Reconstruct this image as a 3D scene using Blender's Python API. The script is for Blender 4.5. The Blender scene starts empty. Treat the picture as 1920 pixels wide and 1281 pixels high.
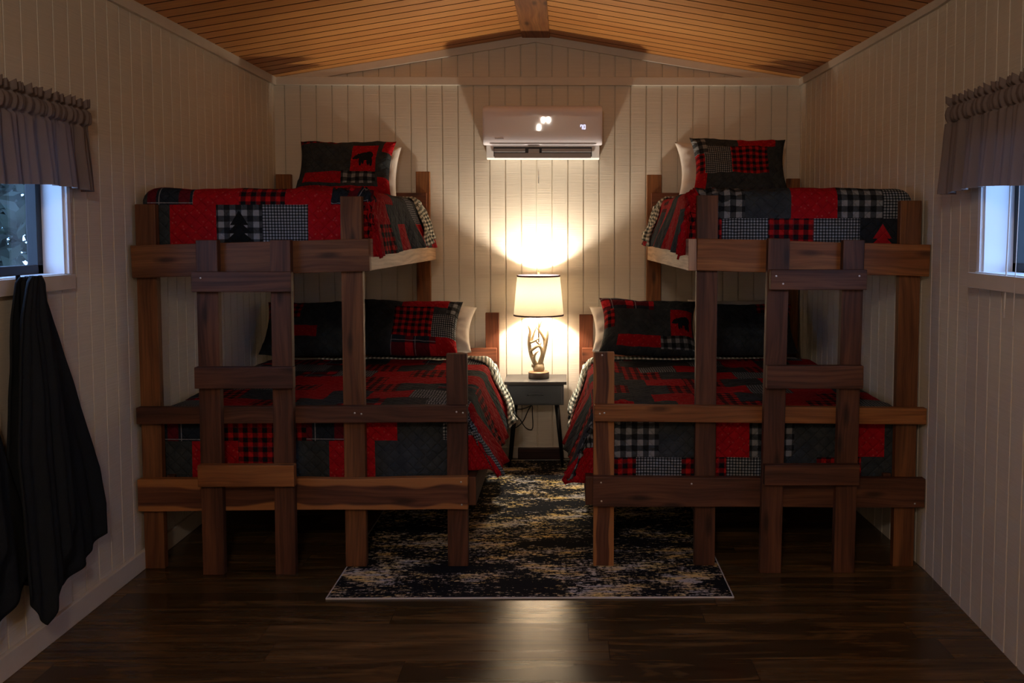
import bpy, bmesh, math, random
from mathutils import Vector, Matrix
from mathutils import noise as mn
S = bpy.context.scene
C = S.collection
PI = math.pi
# ------------------------------------------------------------------ camera
F_PX = 1728.7
cam = bpy.data.cameras.new('camera'); cam_o = bpy.data.objects.new('camera', cam); C.objects.link(cam_o)
cam.sensor_width = 36.0
cam.lens = F_PX/1920*36.0
cam.shift_x = -(1075.5-960)/1920
cam.shift_y = (546.3-640.5)/1920
cam.clip_start = 0.05
cam_o.location = (0, -6.1045, 1.501)
cam_o.rotation_euler = (PI/2-0.0626, 0, -0.009)
S.camera = cam_o
# ------------------------------------------------------------------ world, exposure
S.view_settings.view_transform = 'Standard'
S.view_settings.look = 'None'
S.view_settings.gamma = 1
S.view_settings.use_curve_mapping = False
S.view_settings.exposure = 0.0
W = bpy.data.worlds.new('world'); S.world = W; W.use_nodes = True
wn = W.node_tree
bg = wn.nodes['Background']
bg.inputs['Color'].default_value = (0.30, 0.52, 1.0, 1)
bg.inputs['Strength'].default_value = 8.5
LAMP_W = 53.0          # bulb of the bedside lamp
SHADE_W = 0.5
CEIL_W = 66.0           # the small ceiling light behind the camera

# ------------------------------------------------------------------ node maths
class V:
    def __init__(s, nt, k): s.nt = nt; s.k = k
    def _op(s, op, o=None, o2=None, clamp=False):
        n = s.nt.nodes.new('ShaderNodeMath'); n.operation = op; n.use_clamp = clamp
        for i, a in enumerate((s, o, o2)):
            if a is None: continue
            if isinstance(a, V): s.nt.links.new(a.k, n.inputs[i])
            else: n.inputs[i].default_value = a
        return V(s.nt, n.outputs[0])
    def __add__(s, o): return s._op('ADD', o)
    def __sub__(s, o): return s._op('SUBTRACT', o)
    def __mul__(s, o): return s._op('MULTIPLY', o)
    def __truediv__(s, o): return s._op('DIVIDE', o)
    def __rsub__(s, o): return (s*-1.0)+o
    __radd__ = __add__; __rmul__ = __mul__
    def lt(s, o): return s._op('LESS_THAN', o)
    def gt(s, o): return s._op('GREATER_THAN', o)
    def abs(s): return s._op('ABSOLUTE')
    def fract(s): return s._op('FRACT')
    def floor(s): return s._op('FLOOR')
    def sin(s): return s._op('SINE')
    def pow(s, o): return s._op('POWER', o)
    def sqrt(s): return s._op('SQRT')
    def max(s, o): return s._op('MAXIMUM', o)
    def min(s, o): return s._op('MINIMUM', o)
    def clamp(s): return s._op('ADD', 0.0, clamp=True)
    def step(s, a, b):      # smooth ramp 0..1 from a to b
        return ((s-a)*(1.0/(b-a))).clamp()

def new_mat(name, rough=0.6, spec=0.4):
    m = bpy.data.materials.new(name); m.use_nodes = True
    nt = m.node_tree
    b = nt.nodes['Principled BSDF']
    b.inputs['Roughness'].default_value = rough
    b.inputs['Specular IOR Level'].default_value = spec
    return m, nt, b
def xyz(nt, kind='Object', uv=None):
    if uv:
        t = nt.nodes.new('ShaderNodeUVMap'); t.uv_map = uv; o = t.outputs[0]
    else:
        t = nt.nodes.new('ShaderNodeTexCoord'); o = t.outputs[kind]
    s = nt.nodes.new('ShaderNodeSeparateXYZ'); nt.links.new(o, s.inputs[0])
    return V(nt, s.outputs[0]), V(nt, s.outputs[1]), V(nt, s.outputs[2])
def vec(nt, x, y, z=0.0):
    n = nt.nodes.new('ShaderNodeCombineXYZ')
    for i, a in enumerate((x, y, z)):
        if isinstance(a, V): nt.links.new(a.k, n.inputs[i])
        else: n.inputs[i].default_value = a
    return n.outputs[0]
def noi(nt, v, scale=1.0, detail=3.0, rough=0.55, dist=0.0):
    n = nt.nodes.new('ShaderNodeTexNoise'); nt.links.new(v, n.inputs['Vector'])
    n.inputs['Scale'].default_value = scale; n.inputs['Detail'].default_value = detail
    n.inputs['Roughness'].default_value = rough; n.inputs['Distortion'].default_value = dist
    return V(nt, n.outputs[0])
def wnoise(nt, v):
    n = nt.nodes.new('ShaderNodeTexWhiteNoise'); n.noise_dimensions = '3D'; nt.links.new(v, n.inputs['Vector'])
    return V(nt, n.outputs['Value'])
def mixc(nt, fac, a, b):
    n = nt.nodes.new('ShaderNodeMix'); n.data_type = 'RGBA'
    if isinstance(fac, V): nt.links.new(fac.k, n.inputs['Factor'])
    else: n.inputs['Factor'].default_value = fac
    for sock, c in ((n.inputs[6], a), (n.inputs[7], b)):
        if isinstance(c, tuple): sock.default_value = (*c, 1)
        else: nt.links.new(c, sock)
    return n.outputs[2]
def bump(nt, b, h, strength=0.3, dist=0.01):
    n = nt.nodes.new('ShaderNodeBump'); nt.links.new(h.k, n.inputs['Height'])
    n.inputs['Strength'].default_value = strength; n.inputs['Distance'].default_value = dist
    nt.links.new(n.outputs[0], b.inputs['Normal'])
def setc(nt, b, c):
    if isinstance(c, tuple): b.inputs['Base Color'].default_value = (*c, 1)
    else: nt.links.new(c, b.inputs['Base Color'])

def plain(name, col, rough=0.6, metal=0.0, spec=0.4, nscale=40, namp=0.15):
    m, nt, b = new_mat(name, rough, spec)
    x, y, z = xyz(nt); n = noi(nt, vec(nt, x, y, z), nscale, 3)
    c2 = tuple(v*(1-namp) for v in col)
    setc(nt, b, mixc(nt, n, col, c2)); b.inputs['Metallic'].default_value = metal
    return m
def emis(name, col, s):
    m, nt, b = new_mat(name); b.inputs['Base Color'].default_value = (0, 0, 0, 1)
    b.inputs['Emission Color'].default_value = (*col, 1); b.inputs['Emission Strength'].default_value = s
    return m

def painted_siding(name, axis, col=(0.70, 0.635, 0.525)):
    # rough sawn painted siding: fine horizontal saw marks
    m, nt, b = new_mat(name, 0.55, 0.35)
    x, y, z = xyz(nt)
    h = x if axis == 'x' else y
    saw = noi(nt, vec(nt, h*3.0, z*170.0, 0.0), 1.0, 4, 0.6)
    big = noi(nt, vec(nt, h*2.0, z*1.2, 3.0), 1.0, 3)
    c = mixc(nt, saw.step(0.3, 0.8), col, tuple(v*0.86 for v in col))
    c = mixc(nt, big.step(0.4, 0.7)*0.25, c, tuple(v*0.8 for v in col))
    setc(nt, b, c)
    bump(nt, b, saw, 0.35, 0.004)
    return m
def wood(name, dark, light, sap=None, knots=0.8, rough=0.55):
    # UV 'uv': u metres along the board, v metres across (plus a random offset per board)
    m, nt, b = new_mat(name, rough, 0.3)
    u, v, _ = xyz(nt, uv='uv')
    warp = noi(nt, vec(nt, u*1.3, v*4.0), 1.0, 2)
    g = noi(nt, vec(nt, u*2.2, v*70.0+warp*6.0), 1.0, 4, 0.62)
    big = noi(nt, vec(nt, u*1.1, v*13.0+warp*3.0, 5.0), 1.0, 3, 0.5)
    c = mixc(nt, big.step(0.35, 0.68), dark, light)
    c = mixc(nt, g.step(0.42, 0.72)*0.75, c, tuple(k*0.35 for k in dark))
    # knots
    vo = nt.nodes.new('ShaderNodeTexVoronoi'); vo.voronoi_dimensions = '2D'; nt.links.new(vec(nt, u*1.9, v*7.0), vo.inputs['Vector'])
    vo.inputs['Scale'].default_value = 1.0
    kd = V(nt, vo.outputs['Distance'])
    kn = 1.0-kd.step(0.04, 0.13)
    c = mixc(nt, kn*knots, c, tuple(k*0.25 for k in dark))
    if sap:
        p, q, _ = xyz(nt, uv='face')          # q 0..1 across
        e = (q-0.45+(noi(nt, vec(nt, p*3.0, 2.0), 1.0, 1)-0.5)*0.9).abs()
        c = mixc(nt, e.step(0.27, 0.33), c, sap)
        c = mixc(nt, g.step(0.5, 0.8)*0.35, c, tuple(k*0.4 for k in dark))
    setc(nt, b, c)
    bump(nt, b, g*0.6-kn*0.4, 0.25, 0.004)
    return m

M = {}
M['wall_x'] = painted_siding('painted siding back', 'x')
M['wall_y'] = painted_siding('painted siding side', 'y')
M['trim'] = plain('painted trim', (0.68, 0.61, 0.51), 0.5, nscale=12)
M['white_paint'] = plain('white paint', (0.80, 0.80, 0.82), 0.45, nscale=8, namp=0.06)
M['wood_dark'] = wood('dark stained board', (0.060, 0.022, 0.012), (0.155, 0.060, 0.028))
M['wood_mid'] = wood('brown stained board', (0.11, 0.040, 0.015), (0.24, 0.098, 0.034))
M['wood_orange'] = wood('orange stained board', (0.20, 0.066, 0.018), (0.35, 0.14, 0.042))
M['wood_pale'] = wood('pale raw board', (0.42, 0.25, 0.14), (0.55, 0.36, 0.22), knots=0.15)
M['wood_sap'] = wood('board with pale sapwood edges', (0.085, 0.030, 0.016), (0.16, 0.060, 0.028), sap=(0.34, 0.14, 0.045))
M['wood_black'] = wood('nearly black board', (0.02, 0.009, 0.007), (0.05, 0.018, 0.014))
M['wood_red'] = wood('reddish stained post', (0.10, 0.026, 0.009), (0.19, 0.055, 0.019))
def ceil_mat():
    m, nt, b = new_mat('pine beadboard ceiling', 0.42, 0.4)
    x, y, z = xyz(nt)
    row = (y/0.12).floor()
    r = wnoise(nt, vec(nt, row, 3.0, 0.0))
    seam = wnoise(nt, vec(nt, row, ((x+r*3.0)/1.8).floor(), 1.0))
    g = noi(nt, vec(nt, x*2.5, y*90.0, row*3.1), 1.0, 4, 0.6)
    c = mixc(nt, seam, (0.54, 0.215, 0.05), (0.68, 0.31, 0.085))
    c = mixc(nt, g.step(0.42, 0.75)*0.6, c, (0.30, 0.10, 0.02))
    setc(nt, b, c); bump(nt, b, g, 0.15, 0.003)
    return m
M['ceiling'] = ceil_mat()
M['groove'] = plain('painted gap shade', (0.10, 0.03, 0.01), 0.7)  # shade inside the ceiling gaps, put into the colour
def floor_mat():
    m, nt, b = new_mat('dark plank floor', 0.33, 0.38)
    x, y, z = xyz(nt)
    w = 0.155
    yy = y/w; row = yy.floor(); fy = yy.fract()
    off = wnoise(nt, vec(nt, row, 7.0, 0.0))
    xx = (x+off*1.2)/1.22; col = xx.floor(); fx = xx.fract()
    r = wnoise(nt, vec(nt, row, col, 2.0))
    g = noi(nt, vec(nt, x*2.0+r*20.0, y*42.0, r*9.0), 1.0, 5, 0.62, 0.4)
    g2 = noi(nt, vec(nt, x*1.6+r*9.0, y*11.0, 4.0), 1.0, 3, 0.6, 0.8)
    c = mixc(nt, r, (0.050, 0.029, 0.011), (0.105, 0.060, 0.022))
    c = mixc(nt, g2.step(0.5, 0.72)*0.8, c, (0.25, 0.135, 0.045))
    c = mixc(nt, g.step(0.45, 0.72)*0.85, c, (0.012, 0.006, 0.003))
    gap = fy.lt(0.02).max(fx.lt(0.0022))
    c = mixc(nt, gap*0.85, c, (0.008, 0.004, 0.002))
    setc(nt, b, c)
    nt.links.new((g*0.18+r*0.08+0.13).k, b.inputs['Roughness'])
    bump(nt, b, (1.0-gap)*0.6+g*0.12, 0.25, 0.003)
    return m
M['floor'] = floor_mat()
def rug_mat():
    m, nt, b = new_mat('distressed rug pile', 0.95, 0.05)
    x, y, z = xyz(nt)
    n1 = noi(nt, vec(nt, x*3.2, y*5.0, 1.0), 1.0, 4, 0.6)
    n2 = noi(nt, vec(nt, x*22.0, y*95.0, 2.0), 1.0, 4, 0.7)
    n3 = noi(nt, vec(nt, x*60.0, y*40.0, 3.0), 1.0, 3, 0.7)
    n5 = noi(nt, vec(nt, x*1.3, y*9.0, 7.0), 1.0, 3, 0.6)
    f = (n1*0.90+n2*1.05+n3*0.60+n5*0.45).step(1.545, 1.63)
    n4 = noi(nt, vec(nt, x*6.0, y*20.0, 9.0), 1.0, 3)
    pale = mixc(nt, n4.step(0.4, 0.62), (0.84, 0.60, 0.22), (0.54, 0.50, 0.48))
    c = mixc(nt, f, (0.012, 0.012, 0.014), pale)
    setc(nt, b, c); bump(nt, b, n3, 0.4, 0.004)
    return m
M['rug'] = rug_mat()
M['binding'] = plain('pale rug edging', (0.62, 0.60, 0.58), 0.8)

# ---- quilt prints. UV 'uv' = metres on the cloth, UV 'patch' = 0..1 inside the patch
def quilt_mat(name, fn, rough=0.85):
    m, nt, b = new_mat(name, rough, 0.08)
    u, v, _ = xyz(nt, uv='uv'); p, q, _ = xyz(nt, uv='patch')
    c = fn(nt, u, v, p, q)
    setc(nt, b, c)
    a1 = ((u+v)*(PI/0.055)).sin().abs(); a2 = ((u-v)*(PI/0.055)).sin().abs()
    st = a1.min(a2).pow(0.35)
    wr = noi(nt, vec(nt, u*14.0, v*14.0), 1.0, 4, 0.6, 0.6)
    fine = noi(nt, vec(nt, u*400.0, v*400.0), 1.0, 2)
    bump(nt, b, st*0.45+wr*1.3+fine*0.05, 0.8, 0.016)
    return m
RED = (0.40, 0.007, 0.012); CHAR = (0.028, 0.034, 0.040); BLK = (0.008, 0.009, 0.011)
def check(nt, u, v, per, lo, mid, hi):
    a = (u/per).fract().lt(0.5); b_ = (v/per).fract().lt(0.5)
    s = a+b_
    c = mixc(nt, s.step(0.0, 1.0), lo, mid)
    return mixc(nt, s.step(1.0, 2.0), c, hi)
def q_red(nt, u, v, p, q):
    vo = nt.nodes.new('ShaderNodeTexVoronoi'); vo.voronoi_dimensions = '2D'; nt.links.new(vec(nt, u*28.0, v*28.0), vo.inputs['Vector']); vo.inputs['Scale'].default_value = 1.0
    d = V(nt, vo.outputs['Distance'])
    n = noi(nt, vec(nt, u*30.0, v*30.0), 1.0, 3)
    c = mixc(nt, n, RED, (0.27, 0.004, 0.010))
    return mixc(nt, (1.0-d.step(0.08, 0.14))*0.35, c, (0.50, 0.12, 0.10))
def q_char(nt, u, v, p, q):
    n = noi(nt, vec(nt, u*16.0, v*16.0), 1.0, 3)
    return mixc(nt, n.step(0.35, 0.7), CHAR, (0.045, 0.052, 0.056))
def q_ging(nt, u, v, p, q): return check(nt, u, v, 0.0135, (0.012, 0.015, 0.02), (0.07, 0.08, 0.09), (0.30, 0.32, 0.34))
def q_buff(nt, u, v, p, q): return check(nt, u, v, 0.052, (0.012, 0.013, 0.015), (0.05, 0.055, 0.06), (0.22, 0.23, 0.24))
def q_redplaid(nt, u, v, p, q):
    c = check(nt, u, v, 0.044, BLK, (0.13, 0.005, 0.008), (0.42, 0.012, 0.012))
    l = (u/0.088).fract().lt(0.05).max((v/0.088).fract().lt(0.05))
    return mixc(nt, l*0.5, c, (0.03, 0.03, 0.04))
def q_tartan(nt, u, v, p, q):
    a = (u/0.15).fract().lt(0.33); b_ = (v/0.15).fract().lt(0.33)
    s = a+b_
    c = mixc(nt, s.step(0.0, 1.0), (0.016, 0.022, 0.034), (0.10, 0.008, 0.016))
    c = mixc(nt, s.step(1.0, 2.0), c, (0.46, 0.012, 0.022))
    l = (((u/0.15).fract()-0.42).abs().lt(0.012)).max(((v/0.15).fract()-0.42).abs().lt(0.012))
    return mixc(nt, l*0.75, c, (0.30, 0.31, 0.36))
def tree_mask(p, q):
    # a stack of three triangles and a trunk
    m = None
    x = (p-0.5).abs()
    for z0, z1, w in ((0.18, 0.48, 0.34), (0.38, 0.66, 0.27), (0.56, 0.88, 0.20)):
        t = q.gt(z0)*x.lt((1.0-(q-z0)*(1.0/(z1-z0)))*w)
        m = t if m is None else m.max(t)
    return m.max(x.lt(0.04)*q.gt(0.08)*q.lt(0.25))
def q_tree(nt, u, v, p, q): return mixc(nt, tree_mask(p, q), q_buff(nt, u, v, p, q), (0.008, 0.009, 0.010))
def q_redtree(nt, u, v, p, q): return mixc(nt, tree_mask(p, q), (0.018, 0.021, 0.026), (0.34, 0.01, 0.015))
def q_bear(nt, u, v, p, q):
    def el(cx, cy, rx, ry): return (((p-cx)*(1/rx)).pow(2.0)+((q-cy)*(1/ry)).pow(2.0)).lt(1.0)
    m = el(0.56, 0.55, 0.27, 0.16)
    for e in ((0.70, 0.57, 0.17, 0.17), (0.26, 0.52, 0.13, 0.095), (0.16, 0.48, 0.075, 0.045), (0.30, 0.62, 0.04, 0.045),
              (0.40, 0.36, 0.055, 0.15), (0.50, 0.38, 0.05, 0.12), (0.70, 0.38, 0.06, 0.14), (0.80, 0.36, 0.055, 0.15)):
        m = m.max(el(*e))
    return mixc(nt, m, q_red(nt, u, v, p, q), (0.012, 0.014, 0.017))
def q_under(nt, u, v, p, q): return check(nt, u, v, 0.026, (0.03, 0.035, 0.035), (0.24, 0.25, 0.20), (0.78, 0.76, 0.66))
QN = dict(red=q_red, char=q_char, ging=q_ging, buff=q_buff, rplaid=q_redplaid, tartan=q_tartan, tree=q_tree, redtree=q_redtree, bear=q_bear, under=q_under)
QK = list(QN)
for k in QK: M['q_'+k] = quilt_mat('quilt print '+k, QN[k])
def cloth(name, col, rough=0.9, sheen=0.1, weave=300.0, bs=0.3, wr=6.0):
    m, nt, b = new_mat(name, rough, 0.1); b.inputs['Sheen Weight'].default_value = sheen
    x, y, z = xyz(nt)
    w = noi(nt, vec(nt, x*weave, y*weave, z*weave), 1.0, 2)
    n = noi(nt, vec(nt, x*wr, y*wr, z*wr), 1.0, 4, 0.6, 0.5)
    setc(nt, b, mixc(nt, w, col, tuple(k*0.8 for k in col))); bump(nt, b, n+w*0.1, bs, 0.02)
    return m
M['white_cloth'] = cloth('white cotton', (0.78, 0.72, 0.66), 0.85)
M['mattress'] = cloth('white mattress ticking', (0.74, 0.72, 0.70), 0.85)
M['towel'] = cloth('charcoal terry', (0.018, 0.021, 0.024), 1.0, 0.0, 200.0, 0.5, 10.0)
M['deck'] = plain('deck board', (0.16, 0.10, 0.05), 0.8)
def valance_mat():
    m, nt, b = new_mat('grey brown valance cloth', 0.9, 0.1)
    x, y, z = xyz(nt)
    w = noi(nt, vec(nt, y*500.0, z*500.0), 1.0, 2)
    c = mixc(nt, w, (0.23, 0.18, 0.165), (0.17, 0.13, 0.12)); setc(nt, b, c)
    tr = nt.nodes.new('ShaderNodeBsdfTranslucent'); tr.inputs[0].default_value = (0.24, 0.19, 0.19, 1)
    mx = nt.nodes.new('ShaderNodeMixShader'); mx.inputs[0].default_value = 0.05
    nt.links.new(b.outputs[0], mx.inputs[1]); nt.links.new(tr.outputs[0], mx.inputs[2])
    nt.links.new(mx.outputs[0], nt.nodes['Material Output'].inputs[0])
    return m
M['valance'] = valance_mat()
M['valance_hem'] = M['valance']
def shade_mat():
    m, nt, b = new_mat('linen lampshade', 0.9, 0.05)
    x, y, z = xyz(nt)
    w = noi(nt, vec(nt, x*120.0, y*120.0, z*500.0), 1.0, 2)
    setc(nt, b, mixc(nt, w, (0.66, 0.58, 0.47), (0.54, 0.46, 0.36)))
    tr = nt.nodes.new('ShaderNodeBsdfTranslucent')
    nt.links.new(mixc(nt, w, (0.13, 0.108, 0.076), (0.092, 0.074, 0.050)), tr.inputs[0])
    mx = nt.nodes.new('ShaderNodeMixShader'); mx.inputs[0].default_value = 0.26
    nt.links.new(b.outputs[0], mx.inputs[1]); nt.links.new(tr.outputs[0], mx.inputs[2])
    nt.links.new(mx.outputs[0], nt.nodes['Material Output'].inputs[0])
    return m
M['shade'] = shade_mat()
M['shade_trim'] = plain('dark shade binding', (0.10, 0.055, 0.075), 0.7)
M['antler'] = plain('antler resin', (0.38, 0.29, 0.17), 0.45, nscale=25, namp=0.55)
M['dark_wood'] = plain('dark turned wood', (0.035, 0.018, 0.012), 0.45)
M['rim_wood'] = plain('bevelled wood rim', (0.42, 0.20, 0.09), 0.45)
M['bulb'] = emis('lit bulb glass', (1.0, 0.84, 0.70), 30.0)
M['night'] = plain('blue grey lacquer', (0.055, 0.068, 0.085), 0.42, spec=0.5)
M['night_top'] = plain('charcoal lacquer top', (0.045, 0.042, 0.042), 0.38, spec=0.5)
M['black_metal'] = plain('black metal', (0.012, 0.012, 0.013), 0.4, metal=0.6)
M['black_plastic'] = plain('black plastic', (0.01, 0.011, 0.014), 0.5)
M['steel'] = plain('bright steel', (0.75, 0.73, 0.70), 0.3, metal=1.0)
M['ac_body'] = plain('white plastic', (0.78, 0.76, 0.76), 0.4, nscale=3, namp=0.03)
M['ac_panel'] = plain('glossy white panel', (0.80, 0.76, 0.82), 0.03, spec=0.5, nscale=3, namp=0.03)
M['ac_vane'] = plain('grey vane', (0.42, 0.41, 0.43), 0.4)
M['ac_dark'] = plain('dark vent', (0.03, 0.03, 0.035), 0.6)
M['digit'] = emis('display digit', (0.62, 0.62, 1.0), 2.6)
M['logo'] = plain('grey printed mark', (0.30, 0.27, 0.28), 0.4)
def glass_mat():
    m, nt, b = new_mat('window glass', 0.02, 0.5)
    tr = nt.nodes.new('ShaderNodeBsdfTransparent'); tr.inputs[0].default_value = (0.93, 0.95, 0.96, 1)
    gl = nt.nodes.new('ShaderNodeBsdfGlossy'); gl.inputs['Roughness'].default_value = 0.02
    mx = nt.nodes.new('ShaderNodeMixShader'); mx.inputs[0].default_value = 0.05
    nt.links.new(tr.outputs[0], mx.inputs[1]); nt.links.new(gl.outputs[0], mx.inputs[2])
    nt.links.new(mx.outputs[0], nt.nodes['Material Output'].inputs[0])
    return m
M['glass'] = glass_mat()
M['leaf'] = plain('dull leaves', (0.055, 0.075, 0.055), 0.7, nscale=6, namp=0.7)
M['bark'] = plain('bark', (0.06, 0.045, 0.035), 0.9)
M['grass'] = plain('grass', (0.06, 0.08, 0.035), 0.95, nscale=3, namp=0.5)

# ------------------------------------------------------------------ mesh helpers
def tag(o, label=None, cat=None, group=None, kind=None):
    if label: o['label'] = label
    if cat: o['category'] = cat
    if group: o['group'] = group
    if kind: o['kind'] = kind
    return o
def empty(name, loc, label, cat, group=None):
    o = bpy.data.objects.new(name, None); C.objects.link(o); o.location = loc; o.empty_display_size = 0.05
    return tag(o, label, cat, group)
def link(name, me, mats, parent=None, smooth=False):
    for m in (mats if isinstance(mats, list) else [mats]): me.materials.append(m)
    o = bpy.data.objects.new(name, me); C.objects.link(o)
    if smooth:
        for p in me.polygons: p.use_smooth = True
    if parent is not None:
        o.parent = parent; o.matrix_parent_inverse = Matrix.Translation(parent.matrix_basis.translation).inverted() if not parent.parent else parent_world(parent).inverted()
    return o
def parent_world(p):
    m = Matrix.Identity(4)
    while p is not None:
        m = p.matrix_parent_inverse @ Matrix.LocRotScale(p.location, p.rotation_euler, p.scale) @ m
        p = p.parent
    return m
def from_bm(name, bm, mats, parent=None, smooth=False):
    me = bpy.data.meshes.new(name); bm.to_mesh(me); bm.free()
    return link(name, me, mats, parent, smooth)
RND = random.Random(5)
def board_bm(p0, p1, wdir, w, t, bev=0.003, bm=None, wobble=0.0, off=None):
    """board from p0 to p1 (centre line), width w along wdir, thickness t; UV metres along / across"""
    own = bm is None
    bm = bm or bmesh.new()
    p0 = Vector(p0); p1 = Vector(p1); L = (p1-p0).length; ax = (p1-p0).normalized()
    wd = Vector(wdir); wd = (wd-ax*wd.dot(ax)).normalized(); td = ax.cross(wd).normalized()
    n = max(1, int(L/0.08)) if wobble else 1
    b2 = bmesh.new()
    rows = []
    for i in range(n+1):
        a = i/n; c = p0+ax*(L*a)
        e1 = wobble*mn.noise(Vector((a*4, p0.x*3, p0.z*3))); e2 = wobble*mn.noise(Vector((a*4, p0.x*3+9, p0.z*3)))
        rows.append([b2.verts.new(c+wd*(sw*w/2+(e1 if sw > 0 else e2))+td*(st*t/2)) for sw, st in ((-1, -1), (1, -1), (1, 1), (-1, 1))])
    for r, s in zip(rows, rows[1:]):
        for k in range(4): b2.faces.new((r[k], r[(k+1) % 4], s[(k+1) % 4], s[k]))
    b2.faces.new(rows[0][::-1]); b2.faces.new(rows[-1])
    bmesh.ops.recalc_face_normals(b2, faces=b2.faces)
    if bev:
        es = [e for e in b2.edges if len(e.link_faces) == 2 and e.link_faces[0].normal.dot(e.link_faces[1].normal) < 0.5]
        bmesh.ops.bevel(b2, geom=es, offset=bev, segments=2, profile=0.5, affect='EDGES')
    uv = b2.loops.layers.uv.new('uv'); fv = b2.loops.layers.uv.new('face')
    ou = RND.random()*50; ov = RND.random()*50
    for f in b2.faces:
        nrm = f.normal
        for l in f.loops:
            d = l.vert.co-p0; a = d.dot(ax); bw = d.dot(wd); bt = d.dot(td)
            if abs(nrm.dot(td)) > 0.6: l[uv].uv = (a+ou, bw+ov); l[fv].uv = (a+ou, bw/w+0.5)
            elif abs(nrm.dot(wd)) > 0.6: l[uv].uv = (a+ou, bt+w/2+ov); l[fv].uv = (a+ou, 0.02 if bw < 0 else 0.98)
            else: l[uv].uv = (bw*0.5+ou, bt+ov); l[fv].uv = (a+ou, bw/w+0.5)
    me = bpy.data.meshes.new('tmp'); b2.to_mesh(me); b2.free(); bm.from_mesh(me); bpy.data.meshes.remove(me)
    return bm
def board(name, p0, p1, wdir, w, t, mat, parent=None, bev=0.003, wobble=0.0):
    return from_bm(name, board_bm(p0, p1, wdir, w, t, bev, wobble=wobble), M[mat], parent)
def box_bm(lo, hi, bev=0.0, bm=None, seg=2):
    bm = bm or bmesh.new()
    lo, hi = Vector(lo), Vector(hi)
    r = bmesh.ops.create_cube(bm, size=1.0)
    vs = r['verts']
    for v in vs: v.co = Vector([(lo[i]+hi[i])/2+v.co[i]*(hi[i]-lo[i]) for i in range(3)])
    if bev:
        es = list({e for v in vs for e in v.link_edges})
        bmesh.ops.bevel(bm, geom=es, offset=bev, segments=seg, profile=0.5, affect='EDGES')
    return bm
def box(name, lo, hi, mat, parent=None, bev=0.003, seg=2):
    return from_bm(name, box_bm(lo, hi, bev, seg=seg), M[mat], parent)
def catmull(pts, n=8):
    P = [Vector(p) for p in pts]; out = []
    Q = [P[0]*2-P[1]]+P+[P[-1]*2-P[-2]]
    for i in range(1, len(Q)-2):
        for k in range(n):
            t = k/n; a, b, c, d = Q[i-1], Q[i], Q[i+1], Q[i+2]
            out.append(0.5*((2*b)+(c-a)*t+(2*a-5*b+4*c-d)*t*t+(3*b-3*c+d-a)*t**3))
    out.append(P[-1]); return out
def tube_bm(pts, rads, bm=None, seg=10, smooth_n=6):
    bm = bm or bmesh.new()
    P = catmull(pts, smooth_n) if smooth_n else [Vector(p) for p in pts]
    n = len(P); R = []
    for i in range(n):
        f = i/(n-1)*(len(rads)-1); j = min(int(f), len(rads)-2) if len(rads) > 1 else 0
        R.append(rads[j]+(rads[j+1]-rads[j])*(f-j) if len(rads) > 1 else rads[0])
    rings = []; up = Vector((0.13, 1, 0.07)).normalized()
    for i in range(n):
        d = (P[min(i+1, n-1)]-P[max(i-1, 0)]).normalized()
        a = d.cross(up); a = a.normalized() if a.length > 1e-4 else Vector((1, 0, 0)); b = d.cross(a).normalized(); up = b.cross(d) if False else up
        rings.append([bm.verts.new(P[i]+(a*math.cos(2*PI*k/seg)+b*math.sin(2*PI*k/seg))*R[i]) for k in range(seg)])
    for r, s in zip(rings, rings[1:]):
        for k in range(seg): bm.faces.new((r[k], r[(k+1) % seg], s[(k+1) % seg], s[k]))
    bm.faces.new(rings[0][::-1]); bm.faces.new(rings[-1])
    return bm
def lathe_bm(prof, cx, cy, bm=None, seg=48, cap=False):
    bm = bm or bmesh.new(); rings = []
    for r, z in prof: rings.append([bm.verts.new((cx+r*math.cos(2*PI*k/seg), cy+r*math.sin(2*PI*k/seg), z)) for k in range(seg)])
    for r, s in zip(rings, rings[1:]):
        for k in range(seg): bm.faces.new((r[k], r[(k+1) % seg], s[(k+1) % seg], s[k]))
    if cap: bm.faces.new(rings[0][::-1]); bm.faces.new(rings[-1])
    return bm
def struct(o): o['kind'] = 'structure'; return o

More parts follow.
